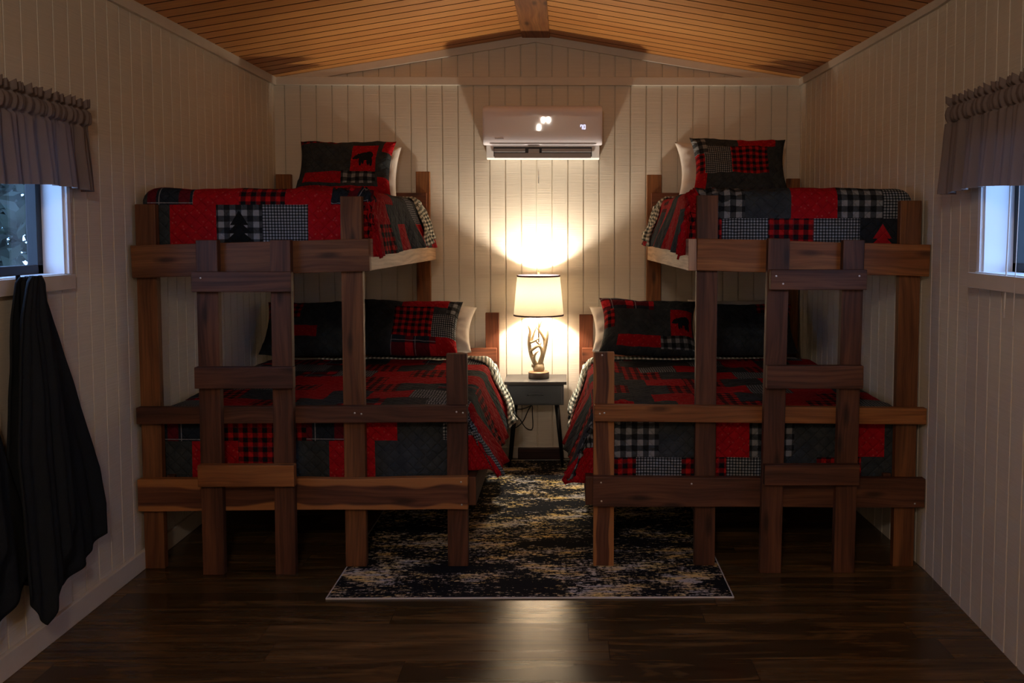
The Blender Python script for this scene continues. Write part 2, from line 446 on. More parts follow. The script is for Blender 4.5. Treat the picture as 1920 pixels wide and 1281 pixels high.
# ------------------------------------------------------------------ room shell
XL = -1.900
def XR(y):                     # the right wall bows a little
    if y > -2.1: return 1.545+(0.060)*(-y/2.1)
    if y > -3.2: return 1.605-0.05*((-y-2.1)/1.1)
    return 1.555
YF = -7.6; RX = -0.19
def ceil_z(x): return 2.795-0.165*abs(x-RX)
GP = 0.1027; GW = 0.0085; GD = 0.009
def profile(a0, a1, start, seam=()):
    pts = [(a0, 0.0)]
    k = math.ceil((a0-start)/GP)
    while start+k*GP < a1-0.012:
        c = start+k*GP
        if c > a0+0.012:
            w = GW; d = GD
            if any(abs(c-q) < GP/2 for q in seam): w = 0.005; d = 0.030
            pts += [(c-w/2, 0), (c-w/2+0.0015, d), (c+w/2-0.0015, d), (c+w/2, 0)]
        k += 1
    pts.append((a1, 0.0)); return pts
def groove_wall(name, pts, zt, place, mat, hole=None):
    """pts: (along, depth); zt(along) top; place(along, depth, z) -> xyz; hole=(a0,a1,z0,z1)"""
    if hole:
        hs = []
        for h in hole[:2]:
            pts = [p for p in pts if abs(p[0]-h) > 0.010]+[(h, 0.0)]
        pts.sort()
    bm = bmesh.new()
    for (a, da), (b, db) in zip(pts, pts[1:]):
        if b-a < 1e-6: continue
        mid = (a+b)/2
        spans = [(0.0, None)]
        if hole and hole[0] < mid < hole[1]: spans = [(0.0, hole[2]), (hole[3], None)]
        for z0, z1 in spans:
            q = [place(a, da, z0), place(b, db, z0), place(b, db, zt(b) if z1 is None else z1), place(a, da, zt(a) if z1 is None else z1)]
            bm.faces.new([bm.verts.new(v) for v in q])
    bmesh.ops.remove_doubles(bm, verts=bm.verts, dist=1e-5)
    return struct(from_bm(name, bm, M[mat]))
# back wall: a groove falls at x = -0.181
groove_wall('wall_back', sorted(set(profile(XL-0.02, XR(0)+0.02, -0.188)+[(RX+0.03, 0.0)])), lambda x: ceil_z(x)+0.02, lambda a, d, z: (a, d, z), 'wall_x')
WL = (-3.52, -2.585, 1.350, 1.97)       # left window hole y0 y1 z0 z1
WR = (-3.62, -2.630, 1.357, 1.97)
groove_wall('wall_left', profile(YF, 0.0, -0.045), lambda y: 2.53, lambda a, d, z: (XL-d, a, z), 'wall_y', WL)
groove_wall('wall_right', profile(YF, 0.0, -0.03, (-2.51,)), lambda y: 2.53, lambda a, d, z: (XR(a)+d, a, z), 'wall_y', WR)
struct(box('wall_front', (XL-0.1, YF-0.1, 0), (1.75, YF, 2.85), 'wall_x', bev=0))
struct(box('floor', (XL-0.15, YF-0.1, -0.1), (1.80, 0.1, 0.0), 'floor', bev=0))
# ceiling: boards run across, gaps every 12 cm
bm = bmesh.new()
pts = [(YF-0.05, 0.0)]; y = YF+0.05
while y < -0.03:
    pts += [(y-0.0065, 0), (y-0.004, 0.008), (y+0.004, 0.008), (y+0.0065, 0)]; y += 0.12
pts.append((0.02, 0.0))
for sgn, xe in ((-1, XL-0.06), (1, 1.70)):
    for (a, da), (b, db) in zip(pts, pts[1:]):
        q = [(RX, a, ceil_z(RX)+da), (RX, b, ceil_z(RX)+db), (xe, b, ceil_z(xe)+db), (xe, a, ceil_z(xe)+da)]
        f = bm.faces.new([bm.verts.new(v) for v in q])
        f.material_index = 1 if (da > 0 or db > 0) else 0  # recessed faces get the painted shade
struct(from_bm('ceiling', bm, [M['ceiling'], M['groove']]))
# roof skin above so daylight only enters by the windows
bm = bmesh.new()
for sgn, xe in ((-1, XL-0.3), (1, 1.95)):
    bm.faces.new([bm.verts.new(v) for v in ((RX, YF-0.2, ceil_z(RX)+0.08), (RX, 0.15, ceil_z(RX)+0.08), (xe, 0.15, ceil_z(xe)+0.08), (xe, YF-0.2, ceil_z(xe)+0.08))])
struct(from_bm('trim_7', bm, M['bark'])).name = 'roof'
# trims
struct(board('trim_1', (RX, YF, 2.782), (RX, -0.002, 2.782), (1, 0, 0), 0.18, 0.022, 'wood_orange'))     # ridge board
struct(box('trim_2', (XL+0.002, -0.022, 2.466), (XR(0), 0.0, 2.520), 'trim'))                         # cross board
for nm, x1 in (('trim_3', XL+0.01), ('trim_4', XR(0)-0.01)):
    p0 = Vector((RX, -0.009, ceil_z(RX)-0.026)); p1 = Vector((x1, -0.009, ceil_z(x1)-0.026))
    struct(board(nm, p0, p1, (0, 0, 1), 0.05, 0.018, 'trim'))
bm = box_bm((XL, YF, 2.466), (XL+0.02, -0.0, 2.524), 0.002); struct(from_bm('trim_5', bm, M['trim']))
bm = bmesh.new()
ys = [0.0, -2.1, -3.2, YF]
for a, b in zip(ys, ys[1:]): board_bm((XR(a)-0.008, a, 2.495), (XR(b)-0.008, b, 2.495), (0, 0, 1), 0.058, 0.02, 0.0, bm)
struct(from_bm('trim_6', bm, M['trim']))
struct(box('baseboard_left', (XL, YF, 0), (XL+0.018, 0, 0.085), 'trim'))
struct(box('baseboard_back', (XL, -0.016, 0), (XR(0), 0, 0.075), 'trim'))

# ------------------------------------------------------------------ windows
def window(n, side, w):
    y0, y1, z0, z1 = w
    s = -1 if side == 'left' else 1
    X = (lambda y: XL) if side == 'left' else XR
    D = 0.12 if side == 'left' else 0.15
    root = bpy.data.objects.new('window_%d' % n, None); C.objects.link(root); root.location = (X(y1), (y0+y1)/2, z0); root['kind'] = 'structure'
    bm = bmesh.new()      # white reveal, four boards
    t = 0.014
    def bx(ya, yb, za, zb, xa, xb):
        xs = sorted((xa, xb)); box_bm((xs[0], ya, za), (xs[1], yb, zb), 0.0015, bm)
    xw = X((y0+y1)/2)
    e = 0.035*s if side == 'right' else 0.004*s
    bx(y1-t, y1+0.0, z0-t, z1, X(y1)-0.004*s, X(y1)+D*s)
    bx(y0, y0+t, z0-t, z1, X(y0)-0.004*s, X(y0)+D*s+0.02*s)
    bx(y0, y1, z0-t, z0+0.0, min(X(y0)*s, X(y1)*s)*s-0.004*s, X(y1)+D*s)
    bx(y0, y1, z1, z1+t, min(X(y0)*s, X(y1)*s)*s-0.004*s, X(y1)+D*s)
    from_bm('window_reveal', bm, M['white_paint'], root)
    # casing: thin white inner casing and painted apron below
    bm = bmesh.new()
    bx(y1-0.002, y1+0.022, z0-0.002, z1+0.01, X(y1)-0.016*s, X(y1)+0.0*s)
    bx(y0-0.022, y0+0.002, z0-0.002, z1+0.01, X(y0)-0.016*s, X(y0)+0.0*s)
    from_bm('window_casing', bm, M['white_paint'], root)
    bm = bmesh.new()
    bx(y0-0.05, y1+0.03, z0-0.060, z0-0.004, min(X(y0)*s, X(y1)*s)*s-0.022*s, X(y1)+0.0*s)
    from_bm('window_apron', bm, M['trim'], root)
    # black frame and mullion
    bm = bmesh.new(); xf = X(y1)+(D-0.045)*s
    fw = 0.034
    bx(y0+t, y1-t, z0, z0+fw, xf, xf+0.04*s); bx(y0+t, y1-t, z1-fw, z1, xf, xf+0.04*s)
    bx(y1-t-fw, y1-t, z0, z1, xf, xf+0.04*s); bx(y0+t, y0+t+fw, z0, z1, xf, xf+0.04*s)
    ym = (y0+y1)/2; bx(ym-0.02, ym+0.02, z0, z1, xf, xf+0.04*s)
    from_bm('window_frame', bm, M['black_plastic'], root)
    bm = bmesh.new(); bx(y0+t+fw-0.004, y1-t-fw+0.004, z0+fw-0.004, z1-fw+0.004, xf+0.018*s, xf+0.022*s)
    from_bm('pane', bm, M['glass'], root)
window(1, 'left', WL); window(2, 'right', WR)

# valances
def valance(side, y0, y1, zt, zb, label):
    s = -1 if side == 'left' else 1
    X = XL if side == 'left' else XR((y0+y1)/2)-0.004
    root = empty('valance', (X, (y0+y1)/2, zt), label, 'curtain')
    nx = 260; L = y1-y0; bm = bmesh.new()
    uvs = []
    def P(a, b):        # a along 0..1 from the near end, b down 0..1
        y = y0+L*a
        f = a*L
        amp_t = 0.014; amp_b = 0.026
        fold = math.sin(f*2*PI/0.105+1.3*math.sin(f*9))*0.65+0.35*math.sin(f*2*PI/0.041+2)
        small = 0.6*math.sin(f*2*PI/0.048+2.2*math.sin(f*17))+0.4*math.sin(f*2*PI/0.021+3*math.sin(f*31))+0.5*mn.noise(Vector((f*30, b*6, 1)))
        H = zt-zb
        d = b*H
        head = 0.030; pocket = 0.065
        if d < head: out = 0.052+0.014*small+0.004*fold; zz = d
        elif d < head+pocket:
            k = (d-head)/pocket; out = 0.050+0.012*math.sin(PI*k)+0.010*small*(1-0.3*math.sin(PI*k))
        else:
            k = (d-head-pocket)/(H-head-pocket)
            out = 0.050+0.006*small*(1-k)**3+fold*(amp_t+(amp_b-amp_t)*k)+0.012*k
        if abs(d-head) < 0.004 or abs(d-head-pocket) < 0.004: out -= 0.010
        yy = y+(0.5-a)*-0.04*0+0.014*b*(a-0.5)*2*1.0
        zw = 0.009*small*(1 if d < 0.01 else 0)+0.007*math.sin(f*8)*(1 if b > 0.98 else 0)
        return (X-s*out, yy, zt-d+zw)
    vb = [0, .02, .05, .075, .085, .095, .13, .17, .21, .245, .26, .275, .32, .4, .5, .6, .7, .8, .87, .885, .95, 1.0]
    g = [[bm.verts.new(P(i/nx, b)) for b in vb] for i in range(nx+1)]
    for i in range(nx):
        for j in range(len(vb)-1): bm.faces.new((g[i][j], g[i+1][j], g[i+1][j+1], g[i][j+1]))
    # returns to the wall at both ends
    for i in (0, nx):
        pr = [bm.verts.new((X-s*0.004, v.co.y, v.co.z)) for v in g[i]]
        for j in range(len(vb)-1): bm.faces.new((g[i][j], g[i][j+1], pr[j+1], pr[j]))
    from_bm('cloth', bm, M['valance'], root, True)
    bm = tube_bm([(X-s*0.045, y0+0.01, zt-0.06), (X-s*0.045, y1-0.01, zt-0.06)], [0.006, 0.006], smooth_n=0)
    from_bm('curtain_rod', bm, M['steel'], root)
    for yy in (y0+0.012, y1-0.012):
        from_bm('rod_bracket', tube_bm([(X-s*0.0, yy, zt-0.06), (X-s*0.045, yy, zt-0.06)], [0.006, 0.006], smooth_n=0), M['steel'], root)
valance('left', -3.74, -2.475, 2.010, 1.668, 'grey-brown gathered valance over the window in the left wall')
valance('right', -3.78, -2.46, 2.028, 1.662, 'grey-brown gathered valance over the window in the right wall')
# raised blind in the right window: its wand and cord hang below the valance
bl = empty('window_blind', (XR(-3.1)-0.004, -3.19, 2.0), 'raised blind in the right window, its pale wand and thin cord hanging down', 'blind')
bm = box_bm((XR(-3.1)+0.012, -3.58, 1.86), (XR(-3.1)+0.05, -2.70, 1.955), 0.003); from_bm('blind_slats', bm, M['white_paint'], bl)
for k, (yy, zt_, zb_, xo, r) in enumerate(((-2.905, 1.93, 1.205, -0.026, 0.0030), (-2.985, 1.93, 1.185, -0.030, 0.0015))):
    x = XR(yy)+xo
    bm = tube_bm([(x+0.004, yy, zt_), (x+0.001, yy+0.003, (zt_+zb_)/2), (x-0.002, yy+0.012, zb_)], [r, r, r*1.1], seg=8)
    from_bm('blind_wand' if k == 0 else 'blind_cord', bm, M['white_cloth'], bl, True)

# ------------------------------------------------------------------ bunk beds
def bunk(side):
    L = side == 'left'
    lab = ('dark wood bunk bed against the left wall, narrow bed over wide bed' if L else 'dark wood bunk bed against the right wall, narrow bed over wide bed')
    root = empty('bunk_bed', (-1.15 if L else 0.87, -1.05, 0), lab, 'bunk bed', 'bunk beds')
    RY = -2.06   # rail centre plane
    def post(x0, x1, z1, z0=0.0, y=-2.02, mat='wood_mid', wob=0.0):
        return board('post', ((x0+x1)/2, y, z0), ((x0+x1)/2, y, z1), (1, 0, 0), x1-x0, 0.04, mat, root)
    def rail(x0, za0, za1, x1, zb0, zb1, mat, wob=0.0):
        w = ((za1-za0)+(zb1-zb0))/2
        return board('rail', (x0, RY, (za0+za1)/2), (x1, RY, (zb0+zb1)/2), (0, 0, 1), w, 0.04, mat, root, wobble=wob)
    def screws(par, pts, y):
        for x, z in pts:
            bm = lathe_bm([(0.0001, 0), (0.0042, 0), (0.0042, 0.0012), (0.003, 0.002), (0.0001, 0.0022)], 0, 0, seg=12)
            bmesh.ops.rotate(bm, verts=bm.verts, cent=(0, 0, 0), matrix=Matrix.Rotation(PI/2, 3, 'X'))
            bmesh.ops.translate(bm, verts=bm.verts, vec=(x, y, z))
            from_bm('screw_head', bm, M['steel'], par, True)
    if L:
        a = post(-1.884, -1.796, 1.629, mat='wood_mid'); b = post(-0.987, -0.893, 1.664, 0.0065, mat='wood_mid'); c = post(-0.529, -0.437, 0.968, 0.0065, mat='wood_dark')
        ru = rail(-1.888, 1.306, 1.450, -0.854, 1.338, 1.478, 'wood_mid')
        rm = rail(-1.886, 0.666, 0.735, -0.435, 0.668, 0.746, 'wood_dark')
        rl = rail(-1.890, 0.277, 0.418, -0.432, 0.276, 0.424, 'wood_sap', 0.008)
        st = [(-1.591, -1.498, 1.473), (-1.272, -1.184, 1.473)]
        rg = [(-1.598, -1.172, 1.251, 1.338, 'wood_dark'), (-1.595, -1.172, 0.834, 0.927, 'wood_dark'), (-1.592, -1.175, 0.405, 0.500, 'wood_orange')]
        screws(rm, [(-0.927, 0.712), (-0.898, 0.708), (-0.480, 0.716), (-0.452, 0.712)], -2.080)
        screws(rl, [(-0.462, 0.402), (-0.460, 0.300)], -2.080)
        us = (-0.893, -0.855); ls = (-0.437, -0.400); xw = -1.884; xi = -1.796
        bp = [(-1.884, -1.786, 1.886), (-0.974, -0.884, 1.904), (-0.526, -0.437, 0.980)]
        sx = [-1.557]
    else:
        a = post(1.478, 1.572, 1.646, mat='wood_mid'); b = post(0.580, 0.673, 1.669, 0.0065, mat='wood_dark'); c = post(0.125, 0.218, 0.974, 0.0065, mat='wood_sap')
        ru = rail(0.576, 1.338, 1.480, 1.598, 1.312, 1.452, 'wood_orange', 0.004)
        rm = rail(0.127, 0.669, 0.750, 1.600, 0.659, 0.724, 'wood_orange')
        rl = rail(0.122, 0.291, 0.425, 1.601, 0.280, 0.410, 'wood_dark', 0.004)
        st = [(0.878, 0.972, 1.480), (1.204, 1.297, 1.473)]
        rg = [(0.882, 1.297, 1.259, 1.346, 'wood_dark'), (0.872, 1.290, 0.830, 0.930, 'wood_dark'), (0.867, 1.282, 0.405, 0.495, 'wood_dark')]
        screws(rm, [(0.152, 0.707), (0.172, 0.710)], -2.080)
        screws(rl, [(0.158, 0.398), (0.160, 0.315), (0.560, 0.392), (1.556, 0.300)], -2.080)
        screws(c, [(0.163, 0.962)], -2.040)
        us = (0.538, 0.574); ls = (0.090, 0.126); xw = 1.572; xi = 1.478
        bp = [(1.451, 1.535, 1.860), (0.534, 0.629, 1.884), (0.092, 0.183, 0.967)]
        sx = [0.905, 1.263]
    for i, (x0, x1, z) in enumerate(st):
        dx = -0.004 if L else -0.018
        board('ladder_stile', ((x0+x1)/2+(dx if True else 0), -2.10, 0.0), ((x0+x1)/2, -2.10, z), (1, 0, 0), x1-x0, 0.04, 'wood_dark', root)
    for i, (x0, x1, z0, z1, mt) in enumerate(rg):
        r = board('ladder_rung', (x0, -2.14, (z0+z1)/2), (x1, -2.14, (z0+z1)/2), (0, 0, 1), z1-z0, 0.04, mt, root)
        if i == 0: screws(r, [(x, (z0+z1)/2+0.016) for x in sx]+([(0.935, 1.285)] if not L else []), -2.160)
    # side rails from front to back
    ys = -2.040 if L else -2.078
    board('side_rail', ((us[0]+us[1])/2, ys, 1.408), ((us[0]+us[1])/2, -0.004, 1.398), (0, 0, 1), 0.140, us[1]-us[0], 'wood_pale', root)
    board('side_rail', ((ls[0]+ls[1])/2, -2.038, 0.350), ((ls[0]+ls[1])/2, -0.02, 0.350), (0, 0, 1), 0.130, ls[1]-ls[0], 'wood_dark', root)
    wx = xi+0.02 if L else xi-0.02
    for z in (1.385, 0.35): board('side_rail', (wx, -2.0, z), (wx, -0.06, z), (0, 0, 1), 0.13, 0.036, 'wood_dark', root)
    for x0, x1, z in bp:
        board('post', ((x0+x1)/2, -0.040, 0), ((x0+x1)/2, -0.040, z), (1, 0, 0), x1-x0, 0.04, 'wood_red' if z < 1 else 'wood_orange', root)
    # head boards and back rails
    hx = [(-1.86, -0.90), (-1.86, -0.45)] if L else [(0.56, 1.52), (0.11, 1.52)]
    for (x0, x1), z, w in ((hx[0], 1.715, 0.10), (hx[1], 0.705, 0.09), (hx[0], 1.385, 0.13), (hx[1], 0.35, 0.13)):
        board('head_board' if z in (1.715, 0.705) else 'rail', (x0, -0.078, z), (x1, -0.078, z), (0, 0, 1), w, 0.032, 'wood_red', root)
    # decks under the mattresses
    for (x0, x1), z in (((-1.86, -0.895), 1.402), ((-1.86, -0.44), 0.40)) if L else (((0.576, 1.535), 1.402), ((0.128, 1.535), 0.40)):
        box('deck_board', (x0+0.002, -1.955, z-0.015), (x1-0.002, -0.10, z), 'deck', root, 0.0)
    return root
bunk('left'); bunk('right')

# ------------------------------------------------------------------ bedding
def mattress(x0, x1, z0, z1, label, y0=-1.925, y1=-0.10):
    bm = box_bm((x0, y0, z0), (x1, y1, z1), 0.045, seg=5)
    bmesh.ops.subdivide_edges(bm, edges=[e for e in bm.edges if e.calc_length() > 0.3], cuts=10, use_grid_fill=True)
    for v in bm.verts:
        v.co += Vector((0, 0, 1))*0.004*mn.noise(v.co*5)
    tag(from_bm('mattress', bm, M['mattress'], None, True), label, 'mattress', 'mattresses')
def quilt(name_label, xw, xi, top, topb, Lf, Ls, flare, rows, seed, Lw=0.16, side=None, curl=0.0, pw=2.3, group='patchwork quilts'):
    """xw wall side edge of the bed, xi inner edge; quilt falls Lf at the foot and Ls at the inner side"""
    sg = 1 if xi > xw else -1
    y0, y1 = -1.985, -0.400
    cell = 0.205; sub = 10; h = cell/sub
    Wd = abs(xi-xw); r = 0.055
    def prof(d, L, fl):     # d = distance past the edge start -> (out, down)
        if d <= 0: return 0.0, 0.0
        q = r*PI/2
        if d < q: a = d/r; return r*math.sin(a), r*(1-math.cos(a))
        e = d-q
        return r+e*math.sin(fl), r+e*math.cos(fl)
    rnd = random.Random(seed)
    s0 = -Lw-r; s1 = Wd-r+Ls      # s=0 at wall edge
    t0 = -Lf; t1 = y1-y0-r        # t=0 at the foot
    ns = int(round((s1-s0)/h)); nt_ = int(round((t1-t0)/h))
    def P(s, t, off=0.0):
        ow, dw = prof(-(s-r), Lw, -0.02)
        oi, di = prof(s-(Wd-r), Ls, (flare[0]+(flare[1]-flare[0])*min(1, max(0, t/1.4)))*(1.0+0.15*math.sin(t*5.3+seed)))
        of, df = prof(-(t-r)+0.0, Lf, -0.015)
        xx = (min(max(s, r), Wd-r))
        x = xw+sg*(xx-ow+oi)
        y = y0+max(t, r)-of
        if di > 0 and df > 0: df *= 0.80
        dn = (di**pw+df**pw)**(1/pw) if (di > 0 and df > 0) else max(di, df)
        dn = max(dn, dw if s < Wd/2 else dn)
        tz = top+(topb-top)*min(1, max(0, t/1.6))**1.5
        flat = 1 if dn <= 0 else max(0, 1-dn/0.06)
        z = tz-dn+flat*(0.010*mn.noise(Vector((s*5, t*5, seed)))+0.004*mn.noise(Vector((s*17, t*17, seed))))
        # folds in the hanging sides
        if di > r*0.6:
            k = min(1, (di-r*0.6)/0.2)
            x += sg*k*(0.014*math.sin(t*17+seed*2+2*math.sin(t*5))+0.006*math.sin(t*41+s*9))
            z += curl*k*k*math.sin(t*2.2-0.3)
        if df > r*0.6:
            k = min(1, (df-r*0.6)/0.2)
            y += -abs(0)*k+0.006*k*math.sin(s*19+seed)+0.004*k*mn.noise(Vector((s*14, t*14, 2)))
            y = max(y, y0-0.006)
        cw = math.exp(-((s-(Wd-r))/0.17)**2-((t-0.02)/0.22)**2)
        if cw > 0.02:
            wv = 0.011*cw*(math.sin(s*55+t*70+seed)+0.7*math.sin(s*95-t*60+2*math.sin(t*30)))
            x += sg*wv*(1 if di > 0 else 0); z += wv*(1 if dn < 0.06 else 0.4)
            if df > 0 and di <= 0: y += abs(wv)
        if off:
            if di > r: x += sg*off
            z += off if dn < 0.06 else off*0.2
        return Vector((x, y, z))
    bm = bmesh.new(); uv = bm.loops.layers.uv.new('uv'); pv = bm.loops.layers.uv.new('patch')
    G = [[bm.verts.new(P(s0+(s1-s0)*i/ns, t0+(t1-t0)*j/nt_)) for j in range(nt_+1)] for i in range(ns+1)]
    table = {}
    cs = int((Wd-r*0.5-s0)/cell)+1
    def pick(ci, ri):
        if side and ci >= cs and ri < len(side): return side[ri]
        if ri < len(rows) and ci < len(rows[ri]) and rows[ri][ci]: return rows[ri][ci]
        if (ci, ri) not in table:
            rr = random.Random(seed*1000+ci*37+ri*101)
            ch = ['red', 'char', 'ging', 'rplaid', 'char', 'red', 'red', 'tartan', 'rplaid', 'char']
            k = rr.choice(ch)
            if table.get((ci-1, ri)) == k or table.get((ci, ri-1)) == k: k = rr.choice(ch)
            table[(ci, ri)] = k
        return table[(ci, ri)]
    for i in range(ns):
        for j in range(nt_):
            f = bm.faces.new((G[i][j], G[i+1][j], G[i+1][j+1], G[i][j+1]))
            ri = j//sub; sh = (sub//2)*(ri % 2)
            ci = (i+sh)//sub
            f.material_index = QK.index(pick(ci, ri))
            for l, (di_, dj_) in zip(f.loops, ((0, 0), (1, 0), (1, 1), (0, 1))):
                l[uv].uv = ((i+di_)*h, (j+dj_)*h)
                pu = (i+sh-ci*sub+di_)/sub; pvv = (j-ri*sub+dj_)/sub
                l[pv].uv = (pu if sg > 0 else 1-pu, pvv)
    if sg < 0: bmesh.ops.reverse_faces(bm, faces=bm.faces)
    o = from_bm('quilt', bm, [M['q_'+k] for k in QK], None, True)
    sm = o.modifiers.new('thick', 'SOLIDIFY'); sm.thickness = 0.010; sm.offset = -1.0
    tag(o, name_label, 'quilt', group)
    # turned-back end showing the checked underside
    bm = bmesh.new(); uv = bm.loops.layers.uv.new('uv'); pv = bm.loops.layers.uv.new('patch')
    ta, tb = t1-0.22, t1+0.012
    N, K = 60, 12
    sa = Wd*0.25
    g = []
    for i in range(N+1):
        s = sa+(s1+0.004-sa)*i/N
        row = []
        for j in range(K+1):
            k = max(0.0, min(1.0, (s-(Wd-r-0.10))/(Ls+0.10)))
            t = tb-(0.06+0.40*k**0.8)*(1-j/K)
            t2 = t
            ss = s-(0.07*k*(j/K))
            p = P(ss, t2, 0.016+0.008*math.sin(i*0.5+j*0.7)*k)
            row.append(bm.verts.new(p))
        g.append(row)
    for i in range(N):
        for j in range(K):
            f = bm.faces.new((g[i][j], g[i+1][j], g[i+1][j+1], g[i][j+1]))
            for l, (a, b) in zip(f.loops, ((0, 0), (1, 0), (1, 1), (0, 1))):
                l[uv].uv = ((s1-sa)*(i+a)/N, (tb-ta)*(j+b)/K); l[pv].uv = (0, 0)
    if sg < 0: bmesh.ops.reverse_faces(bm, faces=bm.faces)
    fo = from_bm('turned_back_edge', bm, M['q_under'], o, True)
    sm = fo.modifiers.new('thick', 'SOLIDIFY'); sm.thickness = 0.008; sm.offset = -1.0
    fo['label'] = 'cream and black checked underside folded back at the head end'
    return o
mattress(-1.868, -0.930, 1.403, 1.660, 'white mattress of the upper bed on the left bunk')
mattress(-1.868, -0.500, 0.401, 0.697, 'white mattress of the lower bed on the left bunk')
mattress(0.620, 1.530, 1.403, 1.660, 'white mattress of the upper bed on the right bunk')
mattress(0.188, 1.530, 0.401, 0.697, 'white mattress of the lower bed on the right bunk')
# rows run from the hem at the foot; columns from the wall side
quilt('red and charcoal patchwork quilt on the upper bed of the left bunk', -1.872, -0.872, 1.702, 1.705, 0.255, 0.335, (0.14, 0.40),
      [['char', 'char', 'red', 'tree', 'ging', 'red', 'rplaid', 'red', 'red'], ['char', 'char', 'tartan', 'red', 'rplaid', 'red', 'tartan', 'red', 'rplaid']], 3, Lw=0.235, curl=0.010, pw=7.0,
      side=['red', 'red', 'rplaid', 'char', 'red', 'char', 'red', 'char', 'red'])
quilt('red and charcoal patchwork quilt on the wide lower bed of the left bunk', -1.868, -0.440, 0.705, 0.728, 0.320, 0.372, (0.52, 0.42),
      [['char', 'char', 'red', 'rplaid', 'char', 'red', 'char', 'char', 'buff', 'red', 'red'], ['tartan', 'tartan', 'tartan', 'rplaid', 'rplaid', 'tartan', 'red', 'char', 'char', 'ging', 'ging']], 7, Lw=0.17, curl=-0.01, pw=9.0,
      side=['red', 'ging', 'red', 'char', 'rplaid', 'red', 'char', 'red', 'char', 'rplaid'])
quilt('red and charcoal patchwork quilt on the upper bed of the right bunk', 1.545, 0.557, 1.702, 1.705, 0.315, 0.325, (0.18, 0.42),
      [['char', 'redtree', 'ging', 'rplaid', 'ging', 'rplaid', 'rplaid', 'red', 'char'], ['char', 'ging', 'buff', 'red', 'char', 'buff', 'red', 'red']], 11, Lw=0.13, curl=0.010, pw=7.0,
      side=['red', 'red', 'char', 'red', 'char', 'red', 'char', 'red', 'rplaid'])
quilt('red and charcoal patchwork quilt on the wide lower bed of the right bunk', 1.545, 0.126, 0.705, 0.728, 0.400, 0.372, (0.42, 0.38),
      [['char', 'char', 'rplaid', 'char', 'ging', 'rplaid', 'ging', 'rplaid', 'red', 'red', 'red'], ['tartan', 'char', 'red', 'char', 'tree', 'red', 'char', 'buff', 'buff', 'red']], 17, Lw=0.155, curl=-0.01, pw=9.0,
      side=['red', 'buff', 'char', 'rplaid', 'char', 'red', 'rplaid', 'red', 'char', 'red'])

def pillow(name, label, cat, group, x0, x1, ztop, h, ybase, ytop, T=0.16, mats=None, lay=None, ry=0.0, rz=0.0, corner=0.09, seed=1, wr=0.008):
    w = (x1-x0)
    n = 44
    bm = bmesh.new(); uv = bm.loops.layers.uv.new('uv'); pv = bm.loops.layers.uv.new('patch')
    lean = math.atan2(ytop-ybase, h*0.95)
    hh = h
    cz = ztop-hh/2*math.cos(lean)
    cen = Vector(((x0+x1)/2, (ybase+ytop)/2, cz))
    R = Matrix.Rotation(rz, 3, 'Z') @ Matrix.Rotation(ry, 3, 'Y') @ Matrix.Rotation(-lean, 3, 'X')
    def P(u, v, sd):
        e = corner
        x = w/2*u*(1-e*(1-v*v)**1.0); z = hh/2*v*(1-e*(1-u*u))
        th = T/2*((max(0, 1-u**4))*(max(0, 1-v**4)))**0.55
        q = mn.noise(Vector((u*2.3, v*2.3, seed+sd)))*wr*2+mn.noise(Vector((u*7, v*5, seed+sd)))*wr
        th2 = th*(1+0.0)+q*min(1, th/0.02)
        sag = -0.012*(1-v)*(1-u*u)
        return cen+R @ Vector((x, -sd*th2, z+sag))
    for sd in (1, -1):
        g = [[bm.verts.new(P(-1+2*i/n, -1+2*j/n, sd)) for j in range(n+1)] for i in range(n+1)]
        for i in range(n):
            for j in range(n):
                q = (g[i][j], g[i+1][j], g[i+1][j+1], g[i][j+1])
                f = bm.faces.new(q if sd > 0 else q[::-1])
                us = [(i, j), (i+1, j), (i+1, j+1), (i, j+1)]
                if sd < 0: us = us[::-1]
                uc, vc = (i+0.5)/n, (j+0.5)/n
                cellb = lay(uc, vc) if (lay and sd > 0) else (('char', 0, 1, 0, 1) if lay else None)
                if lay: f.material_index = QK.index(cellb[0])
                for l, (a, b) in zip(f.loops, us):
                    l[uv].uv = (a/n*w, b/n*hh)
                    if lay:
                        _, a0, a1, b0, b1 = cellb
                        l[pv].uv = ((a/n-a0)/(a1-a0), (b/n-b0)/(b1-b0))
    bmesh.ops.remove_doubles(bm, verts=bm.verts, dist=0.0005)
    o = from_bm(name, bm, [M['q_'+k] for k in QK] if lay else M['white_cloth'], None, True)
    return tag(o, label, cat, group)
def layout(cells, default='char'):
    def f(u, v):
        for k, a0, a1, b0, b1 in cells:
            if a0 <= u < a1 and b0 <= v < b1: return (k, a0, a1, b0, b1)
        return (default, 0, 1, 0, 1)
    return f
layUL = layout([('bear', .58, .87, .36, .83), ('red', .91, 1, .72, 1), ('buff', .50, .86, .16, .36), ('red', .09, .50, .16, .34), ('red', .88, 1, 0, .28), ('rplaid', .0, .45, .9, 1), ('red', .0, .9, 0, .12)])
layUR = layout([('buff', 0, .13, .66, 1), ('rplaid', 0, .09, .32, .66), ('red', 0, .11, 0, .32), ('ging', .09, .38, .32, .80), ('rplaid', .38, .80, .32, .80), ('red', .48, .88, .80, 1), ('char', .8, 1, 0, 1)])
layLLb = layout([('red', .42, .88, .80, 1), ('buff', .88, 1, .66, 1), ('ging', .74, 1, .24, .66), ('rplaid', .33, .74, .26, .80), ('red', .80, 1, 0, .24), ('tartan', .33, .8, 0, .24)])
layLLa = layout([('rplaid', 0, .4, .6, 1), ('red', .35, .62, .25, .45), ('char', 0, 1, 0, 1)])
layLRa = layout([('tartan', 0, .55, .72, 1), ('rplaid', 0, .12, .4, .8), ('bear', .72, .98, .26, .72), ('red', .16, .62, .06, .24), ('buff', .62, 1, .04, .24)])
